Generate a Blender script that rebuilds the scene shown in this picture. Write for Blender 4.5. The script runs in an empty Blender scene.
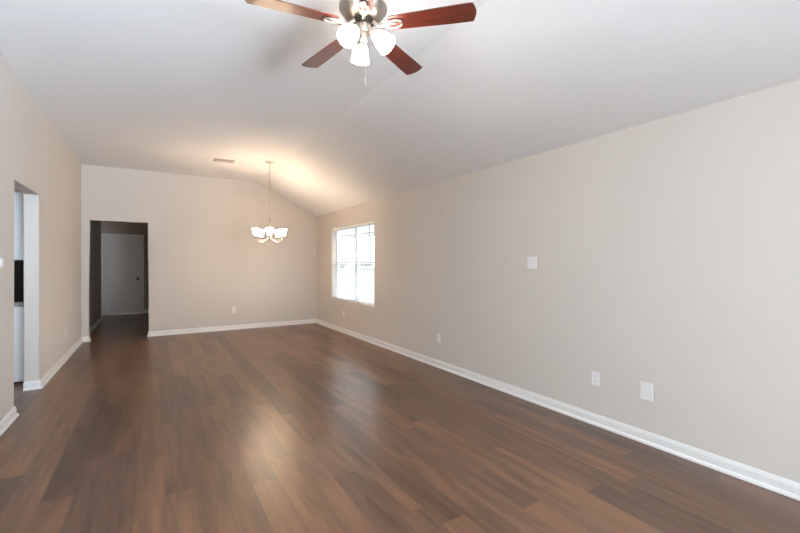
import bpy, bmesh, math, random
from mathutils import Vector, Matrix

random.seed(7)
S = bpy.context.scene
COL = S.collection
PI = math.pi

# ------------------------------------------------------------------ camera, world, lights, exposure
YAW = math.radians(31.75)
CAM_H = 1.36
cd = bpy.data.cameras.new('camera')
cam = bpy.data.objects.new('camera', cd)
COL.objects.link(cam)
cam.location = (0, 0, CAM_H)
cam.rotation_euler = (PI / 2, 0, -YAW)
cd.sensor_width = 36.0
cd.lens = 18.0
cd.shift_y = -3.7 / 800.0
cd.clip_start = 0.05
cd.clip_end = 300
S.camera = cam

W = bpy.data.worlds.new('overcast_sky')
S.world = W
W.use_nodes = True
nt = W.node_tree
nt.nodes.clear()
wo = nt.nodes.new('ShaderNodeOutputWorld')
bg = nt.nodes.new('ShaderNodeBackground')
tc = nt.nodes.new('ShaderNodeTexCoord')
sp = nt.nodes.new('ShaderNodeSeparateXYZ')
rp = nt.nodes.new('ShaderNodeValToRGB')
rp.color_ramp.elements[0].position = 0.0
rp.color_ramp.elements[0].color = (0.62, 0.60, 0.58, 1)
rp.color_ramp.elements[1].position = 0.12
rp.color_ramp.elements[1].color = (0.86, 0.94, 1.0, 1)
nt.links.new(tc.outputs['Generated'], sp.inputs[0])
nt.links.new(sp.outputs['Z'], rp.inputs[0])
nt.links.new(rp.outputs[0], bg.inputs['Color'])
bg.inputs['Strength'].default_value = 6.5
nt.links.new(bg.outputs[0], wo.inputs['Surface'])


def area(name, loc, rot, sx, sy, power, color=(1, 1, 1), portal=False, spread=180):
    d = bpy.data.lights.new(name, 'AREA')
    d.shape = 'RECTANGLE'
    d.size = sx
    d.size_y = sy
    d.energy = power
    d.color = color
    d.spread = math.radians(spread)
    if portal:
        d.cycles.is_portal = True
    o = bpy.data.objects.new(name, d)
    COL.objects.link(o)
    o.location = loc
    o.rotation_euler = rot
    return o


# daylight at the rear doors and window, an unseen kitchen light, an added hall fill
area('daylight_rear_doors', (1.35, -5.5, 1.25), (PI / 2, 0, 0), 3.2, 2.2, 40, (0.62, 0.81, 1.0))
# unseen fill light added behind the camera, aimed up to brighten the ceiling
area('ceiling_fill_light', (2.0, -4.4, 0.9), Vector((-0.56, 0.72, 0.48)).to_track_quat('-Z', 'Y').to_euler(), 2.2, 1.6, 440, (0.66, 0.83, 1.0), spread=84)
area('window_portal', (3.30, 6.88, 1.35), (0, PI / 2, 0), 1.4, 1.84, 1, portal=True)
area('kitchen_ceiling_light', (-2.6, 4.6, 2.42), (0, 0, 0), 1.2, 0.4, 32, (0.80, 0.90, 1.0))
area('bedroom_daylight', (-0.66, 13.95, 1.3), (-PI / 2, 0, 0), 0.7, 1.2, 30, (0.95, 0.97, 1.0))
area('hall_fill_light', (-2.1, 12.37, 1.3), (0, -PI / 2, 0), 1.4, 0.6, 3.0, (1.0, 0.84, 0.70))  # unseen light added to warm and brighten the hall door

S.view_settings.view_transform = 'Standard'
S.view_settings.look = 'None'
S.view_settings.gamma = 1.0
S.view_settings.use_curve_mapping = False
S.view_settings.exposure = 0.13

FAN_GLOW = 36.0
CHANDELIER_GLOW = 72.0


# ------------------------------------------------------------------ materials
def srgb(r, g, b):
    def f(c):
        c /= 255.0
        return c / 12.92 if c <= 0.04045 else ((c + 0.055) / 1.055) ** 2.4
    return (f(r), f(g), f(b), 1)


def mat(name, color, rough=0.5, metal=0.0, spec=0.5, bump=None, bump_s=0.1, coat=0.0):
    m = bpy.data.materials.new(name)
    m.use_nodes = True
    n = m.node_tree
    b = n.nodes['Principled BSDF']
    b.inputs['Base Color'].default_value = color
    b.inputs['Roughness'].default_value = rough
    b.inputs['Metallic'].default_value = metal
    b.inputs['Specular IOR Level'].default_value = spec
    b.inputs['Coat Weight'].default_value = coat
    # every surface gets a slight procedural unevenness
    t = n.nodes.new('ShaderNodeTexCoord')
    no = n.nodes.new('ShaderNodeTexNoise')
    no.inputs['Scale'].default_value = bump or 60.0
    no.inputs['Detail'].default_value = 3
    bp = n.nodes.new('ShaderNodeBump')
    bp.inputs['Strength'].default_value = bump_s
    bp.inputs['Distance'].default_value = 0.002
    n.links.new(t.outputs['Object'], no.inputs['Vector'])
    n.links.new(no.outputs['Fac'], bp.inputs['Height'])
    n.links.new(bp.outputs['Normal'], b.inputs['Normal'])
    return m


def emit(name, color, strength, base=(0.9, 0.88, 0.85, 1)):
    m = mat(name, base, 0.4)
    b = m.node_tree.nodes['Principled BSDF']
    b.inputs['Emission Color'].default_value = color
    b.inputs['Emission Strength'].default_value = strength
    return m


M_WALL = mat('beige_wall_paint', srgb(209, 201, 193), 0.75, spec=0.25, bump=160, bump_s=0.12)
M_HALL = mat('shaded_taupe_hall_paint', srgb(178, 165, 153), 0.75, spec=0.2, bump=160, bump_s=0.12)  # darker than the room's walls: the hall's dimness is put into the paint
M_CEIL = mat('white_ceiling_paint', srgb(238, 237, 237), 0.9, spec=0.1, bump=120, bump_s=0.15)
M_TRIM = mat('white_trim_paint', srgb(232, 229, 226), 0.35)
M_PLASTIC = mat('white_plastic', srgb(232, 229, 228), 0.4)
M_SLOT = mat('dark_slot', srgb(40, 38, 36), 0.6)
M_VINYL = mat('white_vinyl', srgb(225, 228, 232), 0.35)
M_SLAT = mat('white_blind_slat', srgb(238, 238, 238), 0.45)
M_CORD = mat('blind_cord', srgb(215, 212, 206), 0.8)
M_WAND = mat('smoky_wand_plastic', srgb(120, 110, 104), 0.3)
M_NICKEL = mat('brushed_nickel', (0.52, 0.47, 0.42, 1), 0.30, 1.0, bump=300, bump_s=0.03)
M_DARKMETAL = mat('dark_vent_metal', srgb(45, 40, 36), 0.5, 0.6)
M_CHAIN = mat('nickel_chain', (0.55, 0.50, 0.45, 1), 0.35, 1.0)
M_CAB = mat('white_cabinet_paint', srgb(226, 226, 226), 0.4)
M_BLACK = mat('black_gloss', (0.004, 0.0035, 0.003, 1), 0.2, spec=0.3)
M_DOOR = mat('white_door_paint', srgb(225, 222, 219), 0.45)
M_KNOB = mat('dark_bronze', srgb(60, 52, 46), 0.3, 0.9)
M_VENT = mat('white_vent_enamel', srgb(205, 199, 193), 0.5)
M_CONC = mat('dry_pale_ground', srgb(92, 93, 92), 0.9, bump=20, bump_s=0.3)
M_PATIO = mat('weathered_grey_wood', srgb(150, 148, 148), 0.8)
M_BARK = mat('bark', srgb(120, 112, 104), 0.9, bump=20, bump_s=0.5)
M_LEAF = mat('haze_tinted_leaf', srgb(165, 172, 178), 0.9, bump=6, bump_s=0.6)  # foliage paled to grey-blue so its colour carries the distant haze
M_FANGLASS = emit('lit_fan_glass', (1.0, 0.88, 0.76, 1), FAN_GLOW)
M_CHGLASS = emit('lit_chandelier_glass', (1.0, 0.74, 0.50, 1), CHANDELIER_GLOW)

# glass: clear, with a weak mirror reflection
M_GLASS = bpy.data.materials.new('window_glass')
M_GLASS.use_nodes = True
n = M_GLASS.node_tree
n.nodes.clear()
o_ = n.nodes.new('ShaderNodeOutputMaterial')
mx = n.nodes.new('ShaderNodeMixShader')
tr = n.nodes.new('ShaderNodeBsdfTransparent')
tr.inputs[0].default_value = (0.96, 0.98, 0.98, 1)
gl = n.nodes.new('ShaderNodeBsdfGlossy')
gl.inputs['Roughness'].default_value = 0.02
fr = n.nodes.new('ShaderNodeFresnel')
fr.inputs[0].default_value = 1.35
geo = n.nodes.new('ShaderNodeNewGeometry')
ff = n.nodes.new('ShaderNodeMath')
ff.operation = 'MULTIPLY_ADD'
ff.inputs[1].default_value = -1.0
ff.inputs[2].default_value = 1.0
n.links.new(geo.outputs['Backfacing'], ff.inputs[0])
fm = n.nodes.new('ShaderNodeMath')
fm.operation = 'MULTIPLY'
n.links.new(ff.outputs[0], fm.inputs[0])
n.links.new(fr.outputs[0], fm.inputs[1])
n.links.new(fm.outputs[0], mx.inputs[0])
n.links.new(tr.outputs[0], mx.inputs[1])
n.links.new(gl.outputs[0], mx.inputs[2])
n.links.new(mx.outputs[0], o_.inputs[0])


class NG:
    """tiny node-building helper"""
    def __init__(self, m):
        self.m = m
        self.t = m.node_tree

    def new(self, ty, **kw):
        x = self.t.nodes.new(ty)
        for k, v in kw.items():
            setattr(x, k, v)
        return x

    def math(self, op, a, b=None):
        x = self.new('ShaderNodeMath', operation=op)
        for i, v in enumerate((a, b)):
            if v is None:
                continue
            if isinstance(v, (int, float)):
                x.inputs[i].default_value = v
            else:
                self.t.links.new(v, x.inputs[i])
        return x.outputs[0]

    def link(self, a, b):
        self.t.links.new(a, b)

    def mix(self, fac, a, b, blend='MIX'):
        x = self.new('ShaderNodeMix', data_type='RGBA', blend_type=blend)
        for sock, v in ((x.inputs[0], fac), (x.inputs[6], a), (x.inputs[7], b)):
            if isinstance(v, (int, float)):
                sock.default_value = v
            elif isinstance(v, tuple):
                sock.default_value = v
            else:
                self.link(v, sock)
        return x.outputs[2]


def ramp(g, fac, stops, interp='LINEAR'):
    r = g.new('ShaderNodeValToRGB')
    cr = r.color_ramp
    cr.interpolation = interp
    while len(cr.elements) < len(stops):
        cr.elements.new(0.5)
    for e, (p, c) in zip(cr.elements, stops):
        e.position = p
        e.color = c
    g.link(fac, r.inputs[0])
    return r.outputs[0]


def plank_floor():
    m = bpy.data.materials.new('walnut_vinyl_planks')
    m.use_nodes = True
    g = NG(m)
    b = g.t.nodes['Principled BSDF']
    t = g.new('ShaderNodeTexCoord')
    s = g.new('ShaderNodeSeparateXYZ')
    g.link(t.outputs['Object'], s.inputs[0])
    PW, PL = 0.152, 1.22
    u = g.math('DIVIDE', g.math('ADD', s.outputs['X'], 20.0), PW)
    row = g.math('FLOOR', u)
    wn = g.new('ShaderNodeTexWhiteNoise', noise_dimensions='1D')
    g.link(row, wn.inputs['W'])
    v = g.math('ADD', g.math('DIVIDE', g.math('ADD', s.outputs['Y'], 20.0), PL), g.math('MULTIPLY', wn.outputs['Value'], 7.0))
    seg = g.math('FLOOR', v)
    cv = g.new('ShaderNodeCombineXYZ')
    g.link(row, cv.inputs[0])
    g.link(seg, cv.inputs[1])
    w2 = g.new('ShaderNodeTexWhiteNoise', noise_dimensions='2D')
    g.link(cv.outputs[0], w2.inputs['Vector'])
    pid = w2.outputs['Value']
    # plank tones: taupe, chestnut, dark umber, tan
    base = ramp(g, pid, [(0.0, srgb(84, 62, 50)), (0.2, srgb(103, 76, 58)), (0.4, srgb(117, 86, 65)),
                         (0.6, srgb(94, 71, 59)), (0.8, srgb(125, 93, 69)), (1.0, srgb(107, 80, 64))])
    # long grain, shifted for each plank
    gv = g.new('ShaderNodeCombineXYZ')
    g.link(g.math('ADD', g.math('MULTIPLY', s.outputs['X'], 15.0), g.math('MULTIPLY', pid, 37.0)), gv.inputs[0])
    g.link(g.math('ADD', g.math('MULTIPLY', s.outputs['Y'], 1.3), g.math('MULTIPLY', pid, 91.0)), gv.inputs[1])
    n1 = g.new('ShaderNodeTexNoise')
    n1.inputs['Scale'].default_value = 1.0
    n1.inputs['Detail'].default_value = 5
    n1.inputs['Roughness'].default_value = 0.6
    n1.inputs['Distortion'].default_value = 0.6
    g.link(gv.outputs[0], n1.inputs['Vector'])
    grain = ramp(g, n1.outputs['Fac'], [(0.28, (0.46, 0.45, 0.45, 1)), (0.5, (1, 1, 1, 1)), (0.72, (1.42, 1.34, 1.27, 1))])
    c1 = g.mix(0.75, base, grain, 'MULTIPLY')
    # broad cloudy streaks within a plank
    gv2 = g.new('ShaderNodeCombineXYZ')
    g.link(g.math('ADD', g.math('MULTIPLY', s.outputs['X'], 6.0), g.math('MULTIPLY', pid, 53.0)), gv2.inputs[0])
    g.link(g.math('ADD', g.math('MULTIPLY', s.outputs['Y'], 1.0), g.math('MULTIPLY', pid, 17.0)), gv2.inputs[1])
    n2 = g.new('ShaderNodeTexNoise')
    n2.inputs['Scale'].default_value = 1.6
    n2.inputs['Detail'].default_value = 2
    g.link(gv2.outputs[0], n2.inputs['Vector'])
    cloud = ramp(g, n2.outputs['Fac'], [(0.3, (0.72, 0.72, 0.74, 1)), (0.6, (1.08, 1.05, 1.02, 1))])
    c2 = g.mix(0.8, c1, cloud, 'MULTIPLY')
    # seams
    fu = g.math('FRACT', u)
    du = g.math('MULTIPLY', g.math('MINIMUM', fu, g.math('SUBTRACT', 1.0, fu)), PW)
    fv = g.math('FRACT', v)
    dv = g.math('MULTIPLY', g.math('MINIMUM', fv, g.math('SUBTRACT', 1.0, fv)), PL)
    dd = g.math('MINIMUM', du, dv)
    seam = g.math('LESS_THAN', dd, 0.0013)
    col = g.mix(g.math('MULTIPLY', seam, 0.35), c2, srgb(40, 30, 26))
    g.link(col, b.inputs['Base Color'])
    rr = g.new('ShaderNodeMapRange')
    rr.inputs['To Min'].default_value = 0.285
    rr.inputs['To Max'].default_value = 0.34
    g.link(n1.outputs['Fac'], rr.inputs['Value'])
    g.link(rr.outputs[0], b.inputs['Roughness'])
    b.inputs['Specular IOR Level'].default_value = 0.45
    bp = g.new('ShaderNodeBump')
    bp.inputs['Strength'].default_value = 0.06
    bp.inputs['Distance'].default_value = 0.002
    g.link(g.math('SUBTRACT', n1.outputs['Fac'], g.math('MULTIPLY', seam, 0.6)), bp.inputs['Height'])
    g.link(bp.outputs[0], b.inputs['Normal'])
    return m


def grain_wood(name, dark, light, scale_u, scale_v, rough, coat):
    """wood whose grain runs along the object's X"""
    m = bpy.data.materials.new(name)
    m.use_nodes = True
    g = NG(m)
    b = g.t.nodes['Principled BSDF']
    t = g.new('ShaderNodeTexCoord')
    mp = g.new('ShaderNodeMapping')
    mp.inputs['Scale'].default_value = (scale_u, scale_v, scale_v)
    g.link(t.outputs['Object'], mp.inputs['Vector'])
    n1 = g.new('ShaderNodeTexNoise')
    n1.inputs['Scale'].default_value = 1.0
    n1.inputs['Detail'].default_value = 5
    n1.inputs['Distortion'].default_value = 0.8
    g.link(mp.outputs[0], n1.inputs['Vector'])
    g.link(ramp(g, n1.outputs['Fac'], [(0.3, dark), (0.7, light)]), b.inputs['Base Color'])
    b.inputs['Roughness'].default_value = rough
    b.inputs['Coat Weight'].default_value = coat
    b.inputs['Coat Roughness'].default_value = 0.2
    return m


def granite():
    m = bpy.data.materials.new('speckled_granite')
    m.use_nodes = True
    g = NG(m)
    b = g.t.nodes['Principled BSDF']
    t = g.new('ShaderNodeTexCoord')
    n1 = g.new('ShaderNodeTexNoise')
    n1.inputs['Scale'].default_value = 90
    n1.inputs['Detail'].default_value = 4
    g.link(t.outputs['Object'], n1.inputs['Vector'])
    g.link(ramp(g, n1.outputs['Fac'], [(0.35, srgb(60, 56, 54)), (0.5, srgb(150, 144, 138)), (0.65, srgb(205, 200, 194))]), b.inputs['Base Color'])
    b.inputs['Roughness'].default_value = 0.2
    return m


M_FLOOR = plank_floor()
M_BLADE = grain_wood('mahogany_blade', srgb(70, 25, 16), srgb(108, 43, 26), 4, 60, 0.42, 0.35)
M_GRANITE = granite()


# ------------------------------------------------------------------ mesh helpers
def build(name, bm, m, parent=None, smooth=False):
    me = bpy.data.meshes.new(name)
    bmesh.ops.recalc_face_normals(bm, faces=bm.faces[:])
    bm.to_mesh(me)
    bm.free()
    me.materials.append(m)
    if smooth:
        for p in me.polygons:
            p.use_smooth = True
        try:
            me.set_sharp_from_angle(angle=math.radians(40))
        except Exception:
            pass
    o = bpy.data.objects.new(name, me)
    COL.objects.link(o)
    if parent:
        o.parent = parent
    return o


def add_box(bm, lo, hi, bevel=0.0, mtx=None):
    lo, hi = Vector(lo), Vector(hi)
    r = bmesh.ops.create_cube(bm, size=1.0)
    vs = r['verts']
    c = (lo + hi) / 2
    d = hi - lo
    for v in vs:
        v.co = Vector((v.co.x * d.x, v.co.y * d.y, v.co.z * d.z)) + c
    if bevel:
        es = list({e for v in vs for e in v.link_edges})
        rr = bmesh.ops.bevel(bm, geom=es, offset=bevel, segments=2, affect='EDGES', profile=0.6)
        vs = list({v for f in rr['faces'] for v in f.verts} | {v for v in vs if v.is_valid})
    if mtx is not None:
        for v in vs:
            v.co = mtx @ v.co
    return vs


def box(lo, hi, bevel=0.0):
    bm = bmesh.new()
    add_box(bm, lo, hi, bevel)
    return bm


def add_lathe(bm, prof, seg=32, mtx=None, close_ends=True):
    """prof: list of (r, z) around Z"""
    rings = []
    for r, z in prof:
        ring = []
        for k in range(seg):
            a = 2 * PI * k / seg
            p = Vector((r * math.cos(a), r * math.sin(a), z))
            if mtx is not None:
                p = mtx @ p
            ring.append(bm.verts.new(p))
        rings.append(ring)
    for a, b in zip(rings, rings[1:]):
        for k in range(seg):
            bm.faces.new((a[k], a[(k + 1) % seg], b[(k + 1) % seg], b[k]))
    if close_ends:
        bm.faces.new(rings[0][::-1])
        bm.faces.new(rings[-1])
    return bm


def add_tube(bm, pts, rad, seg=10, cyclic=False):
    pts = [Vector(p) for p in pts]
    n = len(pts)
    rings = []
    up = None
    for i, p in enumerate(pts):
        if cyclic:
            d = pts[(i + 1) % n] - pts[i - 1]
        else:
            d = pts[min(i + 1, n - 1)] - pts[max(i - 1, 0)]
        d.normalize()
        if up is None:
            up = Vector((0, 0, 1)) if abs(d.z) < 0.9 else Vector((1, 0, 0))
        s = d.cross(up).normalized()
        up2 = s.cross(d).normalized()
        up = up2
        r = rad[i] if isinstance(rad, (list, tuple)) else rad
        rings.append([bm.verts.new(p + s * r * math.cos(2 * PI * k / seg) + up2 * r * math.sin(2 * PI * k / seg)) for k in range(seg)])
    rng = range(n) if cyclic else range(n - 1)
    for i in rng:
        a, b = rings[i], rings[(i + 1) % n]
        for k in range(seg):
            bm.faces.new((a[k], a[(k + 1) % seg], b[(k + 1) % seg], b[k]))
    if not cyclic:
        bm.faces.new(rings[0][::-1])
        bm.faces.new(rings[-1])
    return bm


def add_prism(bm, poly, axis, a, b):
    """extrude a 2D polygon; axis 'y': poly is (x,z); 'x': (y,z); 'z': (x,y)"""
    def P(p, t):
        if axis == 'y':
            return (p[0], t, p[1])
        if axis == 'x':
            return (t, p[0], p[1])
        return (p[0], p[1], t)
    A = [bm.verts.new(P(p, a)) for p in poly]
    B = [bm.verts.new(P(p, b)) for p in poly]
    bm.faces.new(A)
    bm.faces.new(B[::-1])
    for i in range(len(poly)):
        j = (i + 1) % len(poly)
        bm.faces.new((A[i], A[j], B[j], B[i]))
    return bm


def prism(poly, axis, a, b):
    return add_prism(bmesh.new(), poly, axis, a, b)


def sweep(prof, path):
    """prof: (offset to the left of the walking direction, z); path: floor points, mitred"""
    bm = bmesh.new()
    P = [Vector((p[0], p[1])) for p in path]
    rings = []
    for i, p in enumerate(P):
        d0 = (P[i] - P[i - 1]).normalized() if i else None
        d1 = (P[i + 1] - P[i]).normalized() if i < len(P) - 1 else None
        if d0 is None:
            d0 = d1
        if d1 is None:
            d1 = d0
        n0 = Vector((-d0.y, d0.x))
        n1 = Vector((-d1.y, d1.x))
        mm = (n0 + n1)
        mm = mm / mm.length_squared * 2.0
        mm = mm / 1.0
        # mitre vector: offset o along mm gives distance o from both legs
        rings.append([bm.verts.new((p.x + mm.x * o, p.y + mm.y * o, z)) for o, z in prof])
    k = len(prof)
    for a, b in zip(rings, rings[1:]):
        for i in range(k):
            j = (i + 1) % k
            bm.faces.new((a[i], a[j], b[j], b[i]))
    bm.faces.new(rings[0])
    bm.faces.new(rings[-1][::-1])
    return bm


def empty(name, loc, rot=(0, 0, 0)):
    o = bpy.data.objects.new(name, None)
    o.empty_display_size = 0.1
    COL.objects.link(o)
    o.location = loc
    o.rotation_euler = rot
    return o


def tag(o, label, cat, group=None, kind=None):
    o['label'] = label
    o['category'] = cat
    if group:
        o['group'] = group
    if kind:
        o['kind'] = kind
    return o


def struct(name, bm, m, parent=None, smooth=False):
    o = build(name, bm, m, parent, smooth)
    if parent is None:
        o['kind'] = 'structure'
    return o


def copy_tree(o, parent=None):
    c = o.copy()
    COL.objects.link(c)
    if parent:
        c.parent = parent
    for ch in list(o.children):
        copy_tree(ch, c)
    return c


# ------------------------------------------------------------------ room shell
XL, XR, YB, YR = -1.04, 3.17, 8.72, -5.6
T = 0.127
ZF, ZW, XK = 3.055, 2.415, 1.846          # flat ceiling, low wall, crease
HZ = 2.44

struct('floor', box((-4.4, YR - 0.2, -0.1), (3.33, 14.2, 0.0)), M_FLOOR)

# ceiling: flat over the left part, sloping down to the right wall
struct('ceiling', prism([(-1.167, ZF), (XK, ZF), (XR, ZW), (3.33, ZW), (3.33, ZW + 0.15), (XK, ZF + 0.15), (-1.167, ZF + 0.15)],
                        'y', YR - 0.2, YB + T), M_CEIL)


def bevel_vertical(bm, xs, off=0.012, axis=0):
    """round the drywall corners of an opening"""
    es = []
    for e in bm.edges:
        a, b = e.verts
        if abs(a.co.x - b.co.x) < 1e-5 and abs(a.co.y - b.co.y) < 1e-5:
            if any(abs(a.co[axis] - x) < 1e-4 for x in xs):
                es.append(e)
    bmesh.ops.bevel(bm, geom=es, offset=off, segments=3, affect='EDGES', profile=0.5)
    return bm


# left wall with the kitchen opening
KY0, KY1, KZ = 4.80, 5.735, 2.095
lw = prism([(YR, 0), (KY0, 0), (KY0, KZ), (KY1, KZ), (KY1, 0), (YB, 0), (YB, ZF), (YR, ZF)], 'x', XL - T, XL)
bevel_vertical(lw, (KY0, KY1), 0.012, 1)
struct('wall_left', lw, M_WALL)

# back wall with the hall opening
HX0, HX1, HTOP = -0.942, -0.060, 2.10
bw = prism([(XL - T, 0), (HX0, 0), (HX0, HTOP), (HX1, HTOP), (HX1, 0), (3.33, 0), (3.33, ZW), (XR, ZW), (XK, ZF), (XL - T, ZF)],
           'y', YB, YB + T)
bevel_vertical(bw, (HX0, HX1), 0.012, 0)
struct('wall_back', bw, M_WALL)

# right wall with the window
WY0, WY1, WZ0, WZ1 = 5.94, 7.82, 0.632, 2.075
rw = bmesh.new()
for y0, y1, z0, z1 in ((YR, WY0, 0, ZW), (WY1, YB, 0, ZW), (WY0, WY1, 0, WZ0), (WY0, WY1, WZ1, ZW)):
    add_box(rw, (XR, y0, z0), (3.33, y1, z1))
bmesh.ops.remove_doubles(rw, verts=rw.verts[:], dist=1e-5)
struct('wall_right', rw, M_WALL)

# rear wall behind the camera with its glass doors
RX0, RX1, RZ = -0.25, 2.95, 2.35
rr = prism([(XL - T, 0), (RX0, 0), (RX0, RZ), (RX1, RZ), (RX1, 0), (3.33, 0), (3.33, ZW), (XR, ZW), (XK, ZF), (XL - T, ZF)],
           'y', YR - 0.15, YR)
struct('wall_rear', rr, M_WALL)
d2 = bmesh.new()
for x in (RX0, 1.31, RX1 - 0.08):
    add_box(d2, (x, YR - 0.11, 0), (x + 0.08, YR - 0.05, RZ))
add_box(d2, (RX0, YR - 0.11, RZ - 0.07), (RX1, YR - 0.05, RZ))
add_box(d2, (RX0, YR - 0.11, 0), (RX1, YR - 0.05, 0.07))
door2 = struct('door_2', d2, M_VINYL)
g_ = bmesh.new()
add_box(g_, (RX0 + 0.08, YR - 0.085, 0.07), (1.31, YR - 0.078, RZ - 0.07))
add_box(g_, (1.39, YR - 0.085, 0.07), (RX1 - 0.08, YR - 0.078, RZ - 0.07))
build('glass_pane', g_, M_GLASS, door2)

# hall beyond the back wall
DY = 12.85
DX0, DX1, DZ = -1.075, -0.262, 2.05
Y0 = YB + T
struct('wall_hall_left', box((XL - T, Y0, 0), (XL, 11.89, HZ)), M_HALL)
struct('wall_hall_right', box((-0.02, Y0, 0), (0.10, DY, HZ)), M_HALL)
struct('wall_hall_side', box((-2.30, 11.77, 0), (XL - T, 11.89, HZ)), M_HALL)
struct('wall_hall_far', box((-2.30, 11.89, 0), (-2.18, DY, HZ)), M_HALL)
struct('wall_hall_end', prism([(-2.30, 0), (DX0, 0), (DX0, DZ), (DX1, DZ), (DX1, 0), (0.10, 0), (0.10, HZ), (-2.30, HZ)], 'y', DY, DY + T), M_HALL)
struct('ceiling_hall', box((-2.30, Y0, HZ), (0.10, 14.2, HZ + 0.1)), M_CEIL)
bd = bmesh.new()
add_box(bd, (-1.5, 14.05, 0), (0.10, 14.2, HZ))
add_box(bd, (-1.5, DY + T, 0), (-1.38, 14.05, HZ))
add_box(bd, (-0.02, DY + T, 0), (0.10, 14.05, HZ))
struct('wall_bedroom', bd, M_WALL)

# kitchen beyond the left wall
struct('wall_kitchen_far', box((-4.4, 6.72, 0), (XL - T, 6.84, HZ)), M_WALL)
struct('wall_kitchen_left', box((-4.4, 3.12, 0), (-4.28, 6.72, HZ)), M_WALL)
struct('wall_kitchen_near', box((-4.4, 3.0, 0), (XL - T, 3.12, HZ)), M_WALL)
struct('ceiling_kitchen', box((-4.4, 3.0, HZ), (XL - T, 6.84, HZ + 0.1)), M_CEIL)

# baseboards with a shoe moulding
BASE = [(0, 0), (0.028, 0), (0.027, 0.012), (0.021, 0.021), (0.0135, 0.024), (0.0135, 0.066), (0.010, 0.078), (0.006, 0.090), (0, 0.090)]
struct('baseboard_right', sweep(BASE, [(XR, YR), (XR, YB)]), M_TRIM)
struct('baseboard_back', sweep(BASE, [(XR, YB), (HX1, YB), (HX1, YB + T)]), M_TRIM)
struct('baseboard_left', sweep(BASE, [(HX0, YB + T), (HX0, YB), (XL, YB), (XL, KY1), (XL - T, KY1)]), M_TRIM)
struct('baseboard_left_near', sweep(BASE, [(XL - T, KY0), (XL, KY0), (XL, YR)]), M_TRIM)
struct('baseboard_hall_left', sweep(BASE, [(XL - 0.3, 11.89), (XL, 11.89), (XL, Y0)]), M_TRIM)
struct('baseboard_hall_right', sweep(BASE, [(-0.02, Y0), (-0.02, DY), (DX1 + 0.072, DY)]), M_TRIM)

# hall door: leaf, casing, knob
leaf = box((DX0 + 0.0015, DY + 0.012, 0.012), (DX1 - 0.0015, DY + 0.047, DZ - 0.0015), 0.003)
door1 = struct('door_1', leaf, M_DOOR)
kn = bmesh.new()
km = Matrix.Translation((DX1 - 0.075, DY + 0.012, 0.93)) @ Matrix.Rotation(PI / 2, 4, 'X')
add_lathe(kn, [(0.032, 0.0), (0.032, 0.006), (0.012, 0.010), (0.012, 0.030), (0.022, 0.036), (0.029, 0.048), (0.027, 0.060), (0.014, 0.067)], 20, km)
build('door_knob', kn, M_KNOB, door1, True)
cs = bmesh.new()
CW = 0.068
add_box(cs, (DX1, DY - 0.016, 0), (DX1 + CW, DY, DZ + CW), 0.004)
add_box(cs, (DX0 - CW, DY - 0.016, 0), (DX0, DY, DZ + CW), 0.004)
add_box(cs, (DX0, DY - 0.016, DZ), (DX1, DY, DZ + CW), 0.004)
struct('trim_1', cs, M_TRIM)

# window in the right wall: frame, mullion, meeting rails, panes, stool
fx0, fx1 = 3.275, 3.325
wf = bmesh.new()
YM = (WY0 + WY1) / 2
ZM = 1.352
for y0, y1 in ((WY0, WY0 + 0.045), (YM - 0.045, YM + 0.045), (WY1 - 0.045, WY1)):
    add_box(wf, (fx0, y0, WZ0), (fx1, y1, WZ1), 0.003)
for z0, z1 in ((WZ0, WZ0 + 0.05), (WZ1 - 0.045, WZ1)):
    add_box(wf, (fx0, WY0 + 0.045, z0), (fx1, WY1 - 0.045, z1), 0.003)
win = struct('window_1', wf, M_VINYL)
for y0, y1 in ((WY0 + 0.045, YM - 0.045), (YM + 0.045, WY1 - 0.045)):
    sb = bmesh.new()
    add_box(sb, (fx0 + 0.004, y0, ZM - 0.022), (fx1 - 0.006, y1, ZM + 0.022), 0.003)
    add_box(sb, (fx0 - 0.006, (y0 + y1) / 2 - 0.03, ZM - 0.008), (fx0 + 0.004, (y0 + y1) / 2 + 0.03, ZM + 0.008), 0.002)
    build('meeting_rail', sb, M_VINYL, win)
    for z0, z1 in ((WZ0 + 0.05, ZM - 0.022), (ZM + 0.022, WZ1 - 0.045)):
        build('glass_pane', box((fx0 + 0.024, y0, z0), (fx0 + 0.030, y1, z1)), M_GLASS, win)
st = bmesh.new()
add_box(st, (XR - 0.012, WY0, WZ0 - 0.014), (XR - 0.0005, WY1, WZ0 - 0.0005), 0.003)
add_box(st, (XR - 0.012, WY0 + 0.001, WZ0 - 0.0005), (fx0, WY1 - 0.001, WZ0 + 0.008), 0.003)
struct('trim_2', st, M_TRIM)

# ------------------------------------------------------------------ horizontal blind in the window
BX0, BX1 = 3.188, 3.238
blind = empty('window_blind', ((BX0 + BX1) / 2, YM, WZ0 + 0.008))
tag(blind, 'white horizontal slat blind with open slats hanging in the two-light window', 'blind')
bz = blind.location.z
OX, OY, OZ = blind.location


def L(p):
    return (p[0] - OX, p[1] - OY, p[2] - OZ)


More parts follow.
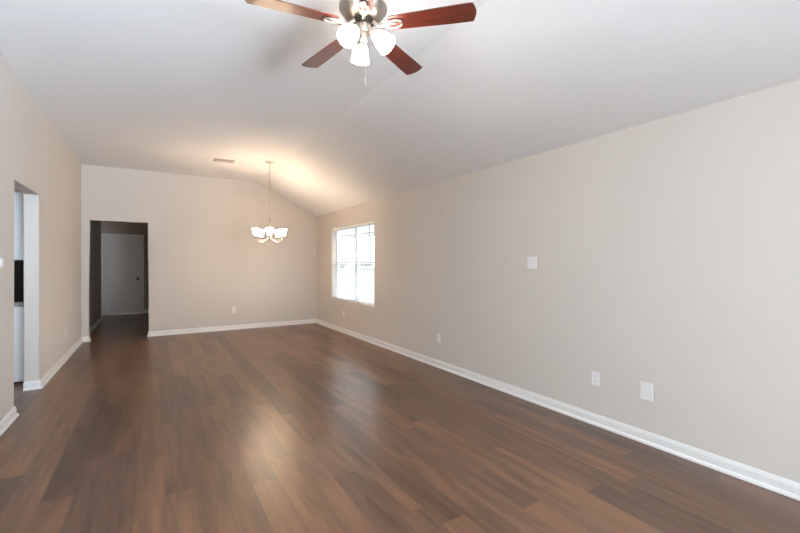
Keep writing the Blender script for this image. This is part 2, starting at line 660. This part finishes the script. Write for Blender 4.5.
yb0, yb1 = WY0 + 0.012, WY1 - 0.012
build('headrail', box(L((BX0, yb0, WZ1 - 0.050)), L((BX1, yb1, WZ1 - 0.002)), 0.003), M_SLAT, blind)
sl = bmesh.new()
z = WZ0 + 0.075
while z < WZ1 - 0.065:
    q = [(BX0, z - 0.005), (BX0 + 0.025, z + 0.0025), (BX1, z + 0.005), (BX1, z + 0.0078), (BX0 + 0.025, z + 0.0053), (BX0, z - 0.0022)]
    add_prism(sl, [L((p[0], 0, p[1]))[::2] for p in q], 'y', yb0 - OY, yb1 - OY)
    z += 0.0425
build('slats', sl, M_SLAT, blind)
build('bottom_rail', box(L((BX0, yb0, WZ0 + 0.018)), L((BX1, yb1, WZ0 + 0.036)), 0.004), M_SLAT, blind)
for y in (yb0 + 0.18, YM - 0.3, YM + 0.3, yb1 - 0.18):
    c = bmesh.new()
    add_tube(c, [L((BX0 - 0.002, y, WZ0 + 0.03)), L((BX0 - 0.002, y, WZ1 - 0.05))], 0.0012, 6)
    add_tube(c, [L((BX1 + 0.002, y, WZ0 + 0.03)), L((BX1 + 0.002, y, WZ1 - 0.05))], 0.0012, 6)
    build('ladder_cord', c, M_CORD, blind)
c = bmesh.new()
add_tube(c, [L((BX0 - 0.010, WY0 + 0.20, WZ1 - 0.03)), L((BX0 - 0.012, WY0 + 0.20, WZ1 - 0.30)), L((BX0 - 0.012, WY0 + 0.20, WZ1 - 0.56))],
         [0.004, 0.005, 0.006], 8)
build('tilt_wand', c, M_WAND, blind, True)


# ------------------------------------------------------------------ wall plates
def outlet(name, loc, rz, label):
    """duplex socket; local +Y points into the wall, plate faces -Y"""
    r = empty(name, loc, (0, 0, rz))
    tag(r, label, 'electrical outlet', 'duplex outlets low on the walls')
    build('cover_plate', box((-0.035, -0.0065, -0.0575), (0.035, -0.0005, 0.0575), 0.003), M_PLASTIC, r)
    for z in (-0.0195, 0.0195):
        b = bmesh.new()
        add_prism(b, [(-0.017, z - 0.008), (-0.011, z - 0.014), (0.011, z - 0.014), (0.017, z - 0.008),
                      (0.017, z + 0.008), (0.011, z + 0.014), (-0.011, z + 0.014), (-0.017, z + 0.008)], 'y', -0.0085, -0.006)
        f = build('receptacle', b, M_PLASTIC, r)
        s = bmesh.new()
        add_box(s, (-0.0075, -0.0092, z - 0.002), (-0.0055, -0.0084, z + 0.007))
        add_box(s, (0.0055, -0.0092, z - 0.002), (0.0075, -0.0084, z + 0.006))
        add_box(s, (-0.002, -0.0092, z - 0.010), (0.002, -0.0084, z - 0.006))
        build('slots', s, M_SLOT, f)
    s = bmesh.new()
    add_lathe(s, [(0.003, 0), (0.003, 0.0012)], 10, Matrix.Translation((0, -0.0062, 0)) @ Matrix.Rotation(PI / 2, 4, 'X'))
    build('screw', s, M_PLASTIC, r)
    return r


RR = -PI / 2      # plate on the right wall: local +Y -> world +X
RL = PI / 2       # on the left wall: local +Y -> world -X
outlet('wall_outlet', (XR, 7.21, 0.375), RR, 'white wall outlet directly under the window')
outlet('wall_outlet', (XR, 4.158, 0.378), RR, 'white outlet on the right wall, nearest one to the right of the window')
outlet('wall_outlet', (XR, 1.992, 0.387), RR, 'white duplex outlet on the right wall beside the larger blank plate')
outlet('wall_outlet', (1.414, YB, 0.397), 0, 'white outlet on the back wall below the chandelier')
outlet('wall_outlet', (XL, 7.283, 0.397), RL, 'outlet on the left wall between the kitchen opening and the hall opening')


def plate(name, loc, rz, w, h, label, cat, two=False):
    r = empty(name, loc, (0, 0, rz))
    tag(r, label, cat)
    build('cover_plate', box((-w / 2, -0.0085, -h / 2), (w / 2, -0.0005, h / 2), 0.0035), M_PLASTIC, r)
    pts = [(0, h / 2 - 0.022), (0, -h / 2 + 0.022)] if not two else [(x, zz) for x in (-0.023, 0.023) for zz in (h / 2 - 0.018, -h / 2 + 0.018)]
    for x, zz in pts:
        s = bmesh.new()
        add_lathe(s, [(0.003, 0), (0.003, 0.0012)], 10, Matrix.Translation((x, -0.0082, zz)) @ Matrix.Rotation(PI / 2, 4, 'X'))
        build('screw', s, M_PLASTIC, r)
    return r


plate('blank_plate', (XR, 1.585, 0.391), RR, 0.089, 0.132, 'larger blank white cover plate low on the right wall, nearest the camera', 'wall plate')
plate('blank_plate', (XR, 2.653, 1.362), RR, 0.112, 0.114, 'square white blank plate at eye height in the middle of the right wall', 'wall plate', True)
plate('wall_plate', (XL, 4.452, 1.36), RL, 0.070, 0.074, 'small white wall plate on the left wall just before the kitchen opening', 'wall plate')

# ------------------------------------------------------------------ ceiling register
vt = empty('air_vent', (1.008, 7.17, ZF))
tag(vt, 'flat white rectangular air vent on the ceiling left of the chandelier', 'air vent')
fb = bmesh.new()
for lo, hi in (((-0.155, -0.10, -0.012), (0.155, -0.078, -0.0005)), ((-0.155, 0.078, -0.012), (0.155, 0.10, -0.0005)),
               ((-0.155, -0.078, -0.012), (-0.130, 0.078, -0.0005)), ((0.130, -0.078, -0.012), (0.155, 0.078, -0.0005))):
    add_box(fb, lo, hi, 0.003)
build('frame', fb, M_VENT, vt)
lv = bmesh.new()
for k in range(9):
    y = -0.070 + k * 0.0175
    add_box(lv, (-0.130, -0.0105, -0.0006), (0.130, 0.0105, 0.0006), 0, Matrix.Translation((0, y, -0.007)) @ Matrix.Rotation(math.radians(20 if k < 5 else -20), 4, 'X'))
build('louvres', lv, M_VENT, vt)
build('duct_backing', box((-0.130, -0.078, -0.0012), (0.130, 0.078, -0.0004)), M_DARKMETAL, vt)
lvb = box((-0.149, -0.012, -0.030), (-0.137, 0.006, -0.0115), 0.001)
build('lever', lvb, M_DARKMETAL, vt)

# ------------------------------------------------------------------ ceiling fan
FX, FY, ZB = 1.087, 2.180, 2.79
fan = empty('ceiling_fan', (FX, FY, ZB))
tag(fan, 'brushed nickel ceiling fan with five mahogany blades and three lit bell shades', 'ceiling fan')
FWD = math.radians(58.25)


def fdir(phi):      # bearing clockwise from the viewing direction -> world angle
    return FWD - math.radians(phi)


b = bmesh.new()
add_lathe(b, [(0.015, 0.19), (0.035, 0.195), (0.062, 0.222), (0.070, 0.250), (0.070, 0.2645)], 32)
build('canopy', b, M_NICKEL, fan, True)
b = bmesh.new()
add_lathe(b, [(0.012, 0.165), (0.012, 0.20)], 16)
build('downrod', b, M_NICKEL, fan, True)
b = bmesh.new()
add_lathe(b, [(0.060, 0.036), (0.080, 0.040), (0.100, 0.050), (0.120, 0.067), (0.134, 0.086), (0.139, 0.097), (0.146, 0.102), (0.146, 0.116),
              (0.139, 0.122), (0.128, 0.142), (0.095, 0.162), (0.045, 0.172), (0.030, 0.180)], 48)
build('motor_housing', b, M_NICKEL, fan, True)
b = bmesh.new()
add_lathe(b, [(0.050, 0.019), (0.062, 0.021), (0.064, 0.034), (0.055, 0.037)], 36)
for k in range(18):
    a = 2 * PI * k / 18
    add_box(b, (0.062, -0.003, 0.023), (0.067, 0.003, 0.032), 0, Matrix.Rotation(a, 4, 'Z'))
build('flywheel', b, M_DARKMETAL, fan, True)
b = bmesh.new()
add_lathe(b, [(0.034, -0.046), (0.044, -0.042), (0.046, -0.036), (0.046, 0.016), (0.043, 0.020)], 32)
build('switch_housing', b, M_NICKEL, fan, True)
b = bmesh.new()
add_lathe(b, [(0.006, -0.122), (0.012, -0.116), (0.012, -0.108), (0.022, -0.100), (0.026, -0.088), (0.024, -0.070), (0.030, -0.056), (0.030, -0.044)], 28)
build('light_fitter', b, M_NICKEL, fan, True)


def blade_outline():
    r0, r1 = 0.158, 0.674
    w0, w1 = 0.052, 0.068
    up = [(r0, w0 - 0.014), (r0 + 0.010, w0 - 0.003), (r0 + 0.022, w0)]
    for k in range(1, 6):
        t = k / 6
        up.append((r0 + (r1 - r0 - 0.05) * t, w0 + (w1 - w0) * t))
    up += [(r1 - 0.022, w1), (r1 - 0.016, w1 - 0.004), (r1 - 0.006, w1 - 0.032), (r1, w1 - 0.055)]
    return up + [(x, -y) for x, y in reversed(up)]


def make_blade():
    bm = bmesh.new()
    add_prism(bm, blade_outline(), 'z', 0.0, 0.0065)
    es = [e for e in bm.edges if len(e.link_faces) == 2 and abs(e.verts[0].co.z - e.verts[1].co.z) < 1e-6]
    bmesh.ops.bevel(bm, geom=es, offset=0.0018, segments=2, affect='EDGES')
    bl = build('blade', bm, M_BLADE, fan)
    br = bmesh.new()
    loop = []
    for k in range(28):
        a = 2 * PI * k / 28
        loop.append((0.185 + 0.056 * math.cos(a), 0.027 * math.sin(a) * (1.0 + 0.15 * math.cos(a)), -0.0065))
    add_tube(br, loop, 0.0062, 8, True)
    add_tube(br, [(0.056, 0, 0.027), (0.074, 0, 0.014), (0.092, 0, -0.004), (0.112, 0, -0.012), (0.131, 0, -0.008)], [0.011, 0.0095, 0.008, 0.008, 0.0085], 10)
    add_tube(br, [(0.133, 0, -0.0065), (0.165, 0, -0.0045), (0.200, 0, -0.0035)], [0.006, 0.005, 0.0035], 8)
    for x in (0.178, 0.205):
        add_lathe(br, [(0.005, -0.0045), (0.005, -0.0005)], 10, Matrix.Translation((x, 0, 0)))
    build('blade_bracket', br, M_NICKEL, bl, True)
    return bl


blade0 = make_blade()
for i in range(5):
    bl = blade0 if i == 0 else copy_tree(blade0, fan)
    bl.rotation_euler = (math.radians(-10.5), 0, fdir(-41.6 + 72 * i))
    bl.rotation_mode = 'XYZ'


def bell_shade(neck_r, mouth_r, length):
    """neck at z=0, mouth at z=-length; thin-walled"""
    n = 14
    outer = []
    for k in range(n + 1):
        t = k / n
        r = neck_r + (mouth_r * 0.80 - neck_r) * (1 - (1 - min(t / 0.75, 1.0)) ** 2.4) + mouth_r * 0.20 * t ** 3.5
        outer.append((r, -length * t))
    inner = [(r - 0.003, z) for r, z in reversed(outer)]
    return outer + inner


def make_fan_shade():
    bm = bmesh.new()
    prof = bell_shade(0.026, 0.061, 0.109)
    add_lathe(bm, prof, 32, None, False)
    sh = build('lamp_shade', bm, M_FANGLASS, fan, True)
    h = bmesh.new()
    add_lathe(h, [(0.014, 0.040), (0.018, 0.036), (0.018, 0.020), (0.029, 0.012), (0.031, 0.0), (0.031, -0.010)], 24)
    add_tube(h, [(0, 0, 0.036), (0.0, 0, 0.052), (-0.014, 0, 0.064), (-0.034, 0, 0.066)], 0.008, 10)
    build('shade_holder', h, M_NICKEL, sh, True)
    u = bmesh.new()
    add_lathe(u, [(0.010, -0.004), (0.012, -0.02), (0.024, -0.045), (0.026, -0.062), (0.018, -0.078), (0.006, -0.085)], 16)
    build('bulb', u, M_FANGLASS, sh, True)
    return sh


sh0 = make_fan_shade()
for i, phi in enumerate((-13, 107, -148)):
    sh = sh0 if i == 0 else copy_tree(sh0, fan)
    a = fdir(phi)
    sh.location = (0.078 * math.cos(a), 0.078 * math.sin(a), -0.058)
    # the shade's own -Z leans outwards by 45 degrees
    sh.rotation_euler = (0, math.radians(-45), a)
b = bmesh.new()
ca = fdir(158)
cx, cy = 0.030 * math.cos(ca), 0.030 * math.sin(ca)
add_tube(b, [(cx * 1.4, cy * 1.4, -0.046), (cx * 1.55, cy * 1.55, -0.06), (cx * 1.55, cy * 1.55, -0.335)], 0.0014, 6)
pc = build('pull_chain', b, M_CHAIN, fan)
b = bmesh.new()
add_lathe(b, [(0.002, -0.335), (0.0045, -0.342), (0.0055, -0.368), (0.003, -0.378)], 12, Matrix.Translation((cx * 1.55, cy * 1.55, 0)))
build('chain_fob', b, M_CHAIN, pc, True)

# ------------------------------------------------------------------ chandelier
CX, CY = 1.673, 6.874
ch = empty('chandelier', (CX, CY, ZF))
tag(ch, 'five-arm nickel chandelier with lit white glass shades hanging by the back wall', 'chandelier')
b = bmesh.new()
add_lathe(b, [(0.010, -0.034), (0.022, -0.030), (0.045, -0.020), (0.064, -0.010), (0.066, -0.0005)], 28)
build('canopy', b, M_NICKEL, ch, True)
Z0 = -0.034
Z1 = 2.150 - ZF
b = bmesh.new()
nl = int((Z0 - Z1) / 0.026)
for k in range(nl):
    zc = Z0 - 0.014 - k * (Z0 - Z1 - 0.012) / nl
    pts = []
    for q in range(12):
        a = 2 * PI * q / 12
        u_, v_ = 0.007 * math.cos(a), 0.017 * math.sin(a)
        pts.append((u_, 0, zc + v_) if k % 2 else (0, u_, zc + v_))
    add_tube(b, pts, 0.0019, 6, True)
build('chain', b, M_CHAIN, ch, True)
b = bmesh.new()
zb = lambda zz: zz - ZF
# slim column with a loop on top and a finial below
add_lathe(b, [(0.004, zb(2.135)), (0.009, zb(2.125)), (0.013, zb(2.105)), (0.007, zb(2.085)), (0.006, zb(1.86)), (0.010, zb(1.84)), (0.022, zb(1.80)),
              (0.026, zb(1.775)), (0.018, zb(1.745)), (0.009, zb(1.725)), (0.012, zb(1.712)), (0.004, zb(1.695))], 20)
ring = [(0.012 * math.cos(2 * PI * q / 14), 0, zb(2.143) + 0.013 * math.sin(2 * PI * q / 14)) for q in range(14)]
add_tube(b, ring, 0.0022, 6, True)
for i in range(5):
    a = fdir(180 + 72 * i + 36)
    ca, sa = math.cos(a), math.sin(a)
    add_tube(b, [(r * ca, r * sa, zb(z_)) for r, z_ in ((0.008, 2.10), (0.020, 2.03), (0.036, 1.96), (0.044, 1.90), (0.034, 1.84), (0.016, 1.80))], 0.0065, 8)
build('column', b, M_NICKEL, ch, True)
RS = 0.228


def make_arm():
    bm = bmesh.new()
    pts = []
    for k in range(13):
        t = k / 12
        r = 0.018 + (RS - 0.018) * t
        z_ = 1.775 - 0.070 * math.sin(min(t / 0.62, 1.0) * PI / 2) + (0.075 * ((t - 0.62) / 0.38) ** 2 if t > 0.62 else 0)
        pts.append((r, 0, zb(z_)))
    add_tube(bm, pts, 0.0055, 10)
    arm = build('arm', bm, M_NICKEL, ch, True)
    cu = bmesh.new()
    add_lathe(cu, [(0.006, zb(1.770)), (0.020, zb(1.777)), (0.026, zb(1.790)), (0.018, zb(1.794)), (0.022, zb(1.800)), (0.026, zb(1.818))], 20, Matrix.Translation((RS, 0, 0)))
    build('cup', cu, M_NICKEL, arm, True)
    gs = bmesh.new()
    n_ = 12
    outer = []
    for k in range(n_ + 1):
        t = k / n_
        outer.append((0.026 + 0.020 * t ** 0.7 + 0.015 * t ** 3, zb(1.808) + 0.115 * t))
    inner = [(r - 0.003, z_) for r, z_ in reversed(outer)]
    add_lathe(gs, outer + inner, 24, Matrix.Translation((RS, 0, 0)), False)
    build('glass_shade', gs, M_CHGLASS, arm, True)
    u = bmesh.new()
    add_lathe(u, [(0.010, zb(1.80)), (0.012, zb(1.825)), (0.022, zb(1.85)), (0.023, zb(1.865)), (0.014, zb(1.882)), (0.004, zb(1.888))], 14, Matrix.Translation((RS, 0, 0)))
    build('bulb', u, M_CHGLASS, arm, True)
    return arm


arm0 = make_arm()
for i in range(5):
    ar = arm0 if i == 0 else copy_tree(arm0, ch)
    ar.rotation_euler = (0, 0, fdir(162 + 72 * i))

# ------------------------------------------------------------------ kitchen strip seen through the left opening
CY0 = 6.07
bc = empty('base_cabinet', (-1.78, 6.38, 0))
tag(bc, 'white kitchen base cabinet seen through the left opening, under a granite counter', 'cabinet')
BX, BY = bc.location.x, bc.location.y
build('body', box((-2.39 - BX, CY0 + 0.022 - BY, 0.02), (-1.172 - BX, 6.715 - BY, 0.880)), M_CAB, bc)
build('plinth', box((-2.36 - BX, CY0 + 0.05 - BY, 0.0), (-1.20 - BX, 6.69 - BY, 0.02)), M_SLOT, bc)  # dark colour stands in for the shadow gap under the cabinet
for x0, x1 in ((-2.385, -1.785), (-1.777, -1.177)):
    d = build('door', box((x0 - BX, CY0 - BY, 0.03), (x1 - BX, CY0 + 0.021 - BY, 0.872), 0.003), M_CAB, bc)
ct = build('countertop', box((-2.42, CY0 - 0.025, 0.8805), (-1.170, 6.718, 0.918), 0.004), M_GRANITE)
tag(ct, 'speckled grey granite countertop seen edge-on through the left opening', 'countertop')
mo = empty('microwave_oven', (-1.46, 6.40, 0.9182))
tag(mo, 'black kitchen appliance standing on the granite counter between white cabinets', 'kitchen appliance')
build('body', box((-0.28, -0.28, 0.006), (0.285, 0.30, 0.455), 0.006), M_BLACK, mo)
build('door', box((-0.28, -0.305, 0.010), (0.285, -0.281, 0.450), 0.004), M_BLACK, mo)
for x in (-0.24, 0.24):
    for y in (-0.24, 0.26):
        build('foot', box((x - 0.015, y - 0.015, 0.0), (x + 0.015, y + 0.015, 0.006)), M_SLOT, mo)
uc = empty('wall_cabinet', (-1.78, 6.40, 1.39))
tag(uc, 'white kitchen wall cabinet above the black appliance, seen through the left opening', 'cabinet')
build('body', box((-0.61, -0.288, 0.0), (0.608, 0.318, 0.775)), M_CAB, uc)
for x0, x1 in ((-0.605, -0.005), (0.003, 0.603)):
    build('door', box((x0, -0.31, 0.004), (x1, -0.289, 0.771), 0.003), M_CAB, uc)

# ------------------------------------------------------------------ outdoors, seen through the window
struct('ground', box((3.33, -30, -0.25), (120, 120, -0.05)), M_CONC)
pcv = empty('pergola', (7.3, 16.5, -0.05))
tag(pcv, 'grey open pergola with thick beams seen through the upper window panes', 'pergola')
px, py, pz = pcv.location
for k in range(7):
    y = 9.6 + k * 2.2
    build('rafter', box((7.2 - px, y - 0.025 - py, 2.85 - pz), (8.8 - px, y + 0.025 - py, 2.99 - pz)), M_PATIO, pcv)
for x, zt in ((7.4, 2.85), (8.5, 2.85)):
    build('edge_beam', box((x - 0.08 - px, 9.0 - py, zt - 0.28 - pz), (x + 0.08 - px, 24.0 - py, zt - 0.005 - pz)), M_PATIO, pcv)
    for y in (9.1, 23.9):
        build('post', box((x - 0.07 - px, y - 0.07 - py, 0), (x + 0.07 - px, y + 0.07 - py, zt - 0.285 - pz)), M_PATIO, pcv)


def tree(x, y, h, r, label):
    t = empty('tree', (x, y, -0.05))
    tag(t, label, 'tree', 'hazy trees beyond the window')
    b = bmesh.new()
    add_tube(b, [(0, 0, 0), (0.05, 0, h * 0.3), (0, 0.05, h * 0.6)], [0.18, 0.14, 0.08], 8)
    build('trunk', b, M_BARK, t, True)
    b = bmesh.new()
    for k in range(9):
        a = random.uniform(0, 2 * PI)
        rr_ = random.uniform(0, r * 0.6)
        mtx = Matrix.Translation((rr_ * math.cos(a), rr_ * math.sin(a), h * random.uniform(0.5, 0.82)))
        res = bmesh.ops.create_icosphere(b, subdivisions=3, radius=r * random.uniform(0.4, 0.6), matrix=mtx)
        for v in res['verts']:
            v.co += Vector((random.uniform(-1, 1), random.uniform(-1, 1), random.uniform(-1, 1))) * r * 0.06
    build('crown', b, M_LEAF, t)


for x, y, h, r in ((30.5, 80, 2.9, 1.9), (35.2, 81, 2.5, 1.7), (39.8, 79, 2.8, 2.0), (44.6, 80, 2.4, 1.8), (25.8, 82, 2.5, 1.7)):
    tree(x, y, h, r, 'low hazy tree far off, seen through the window blind')
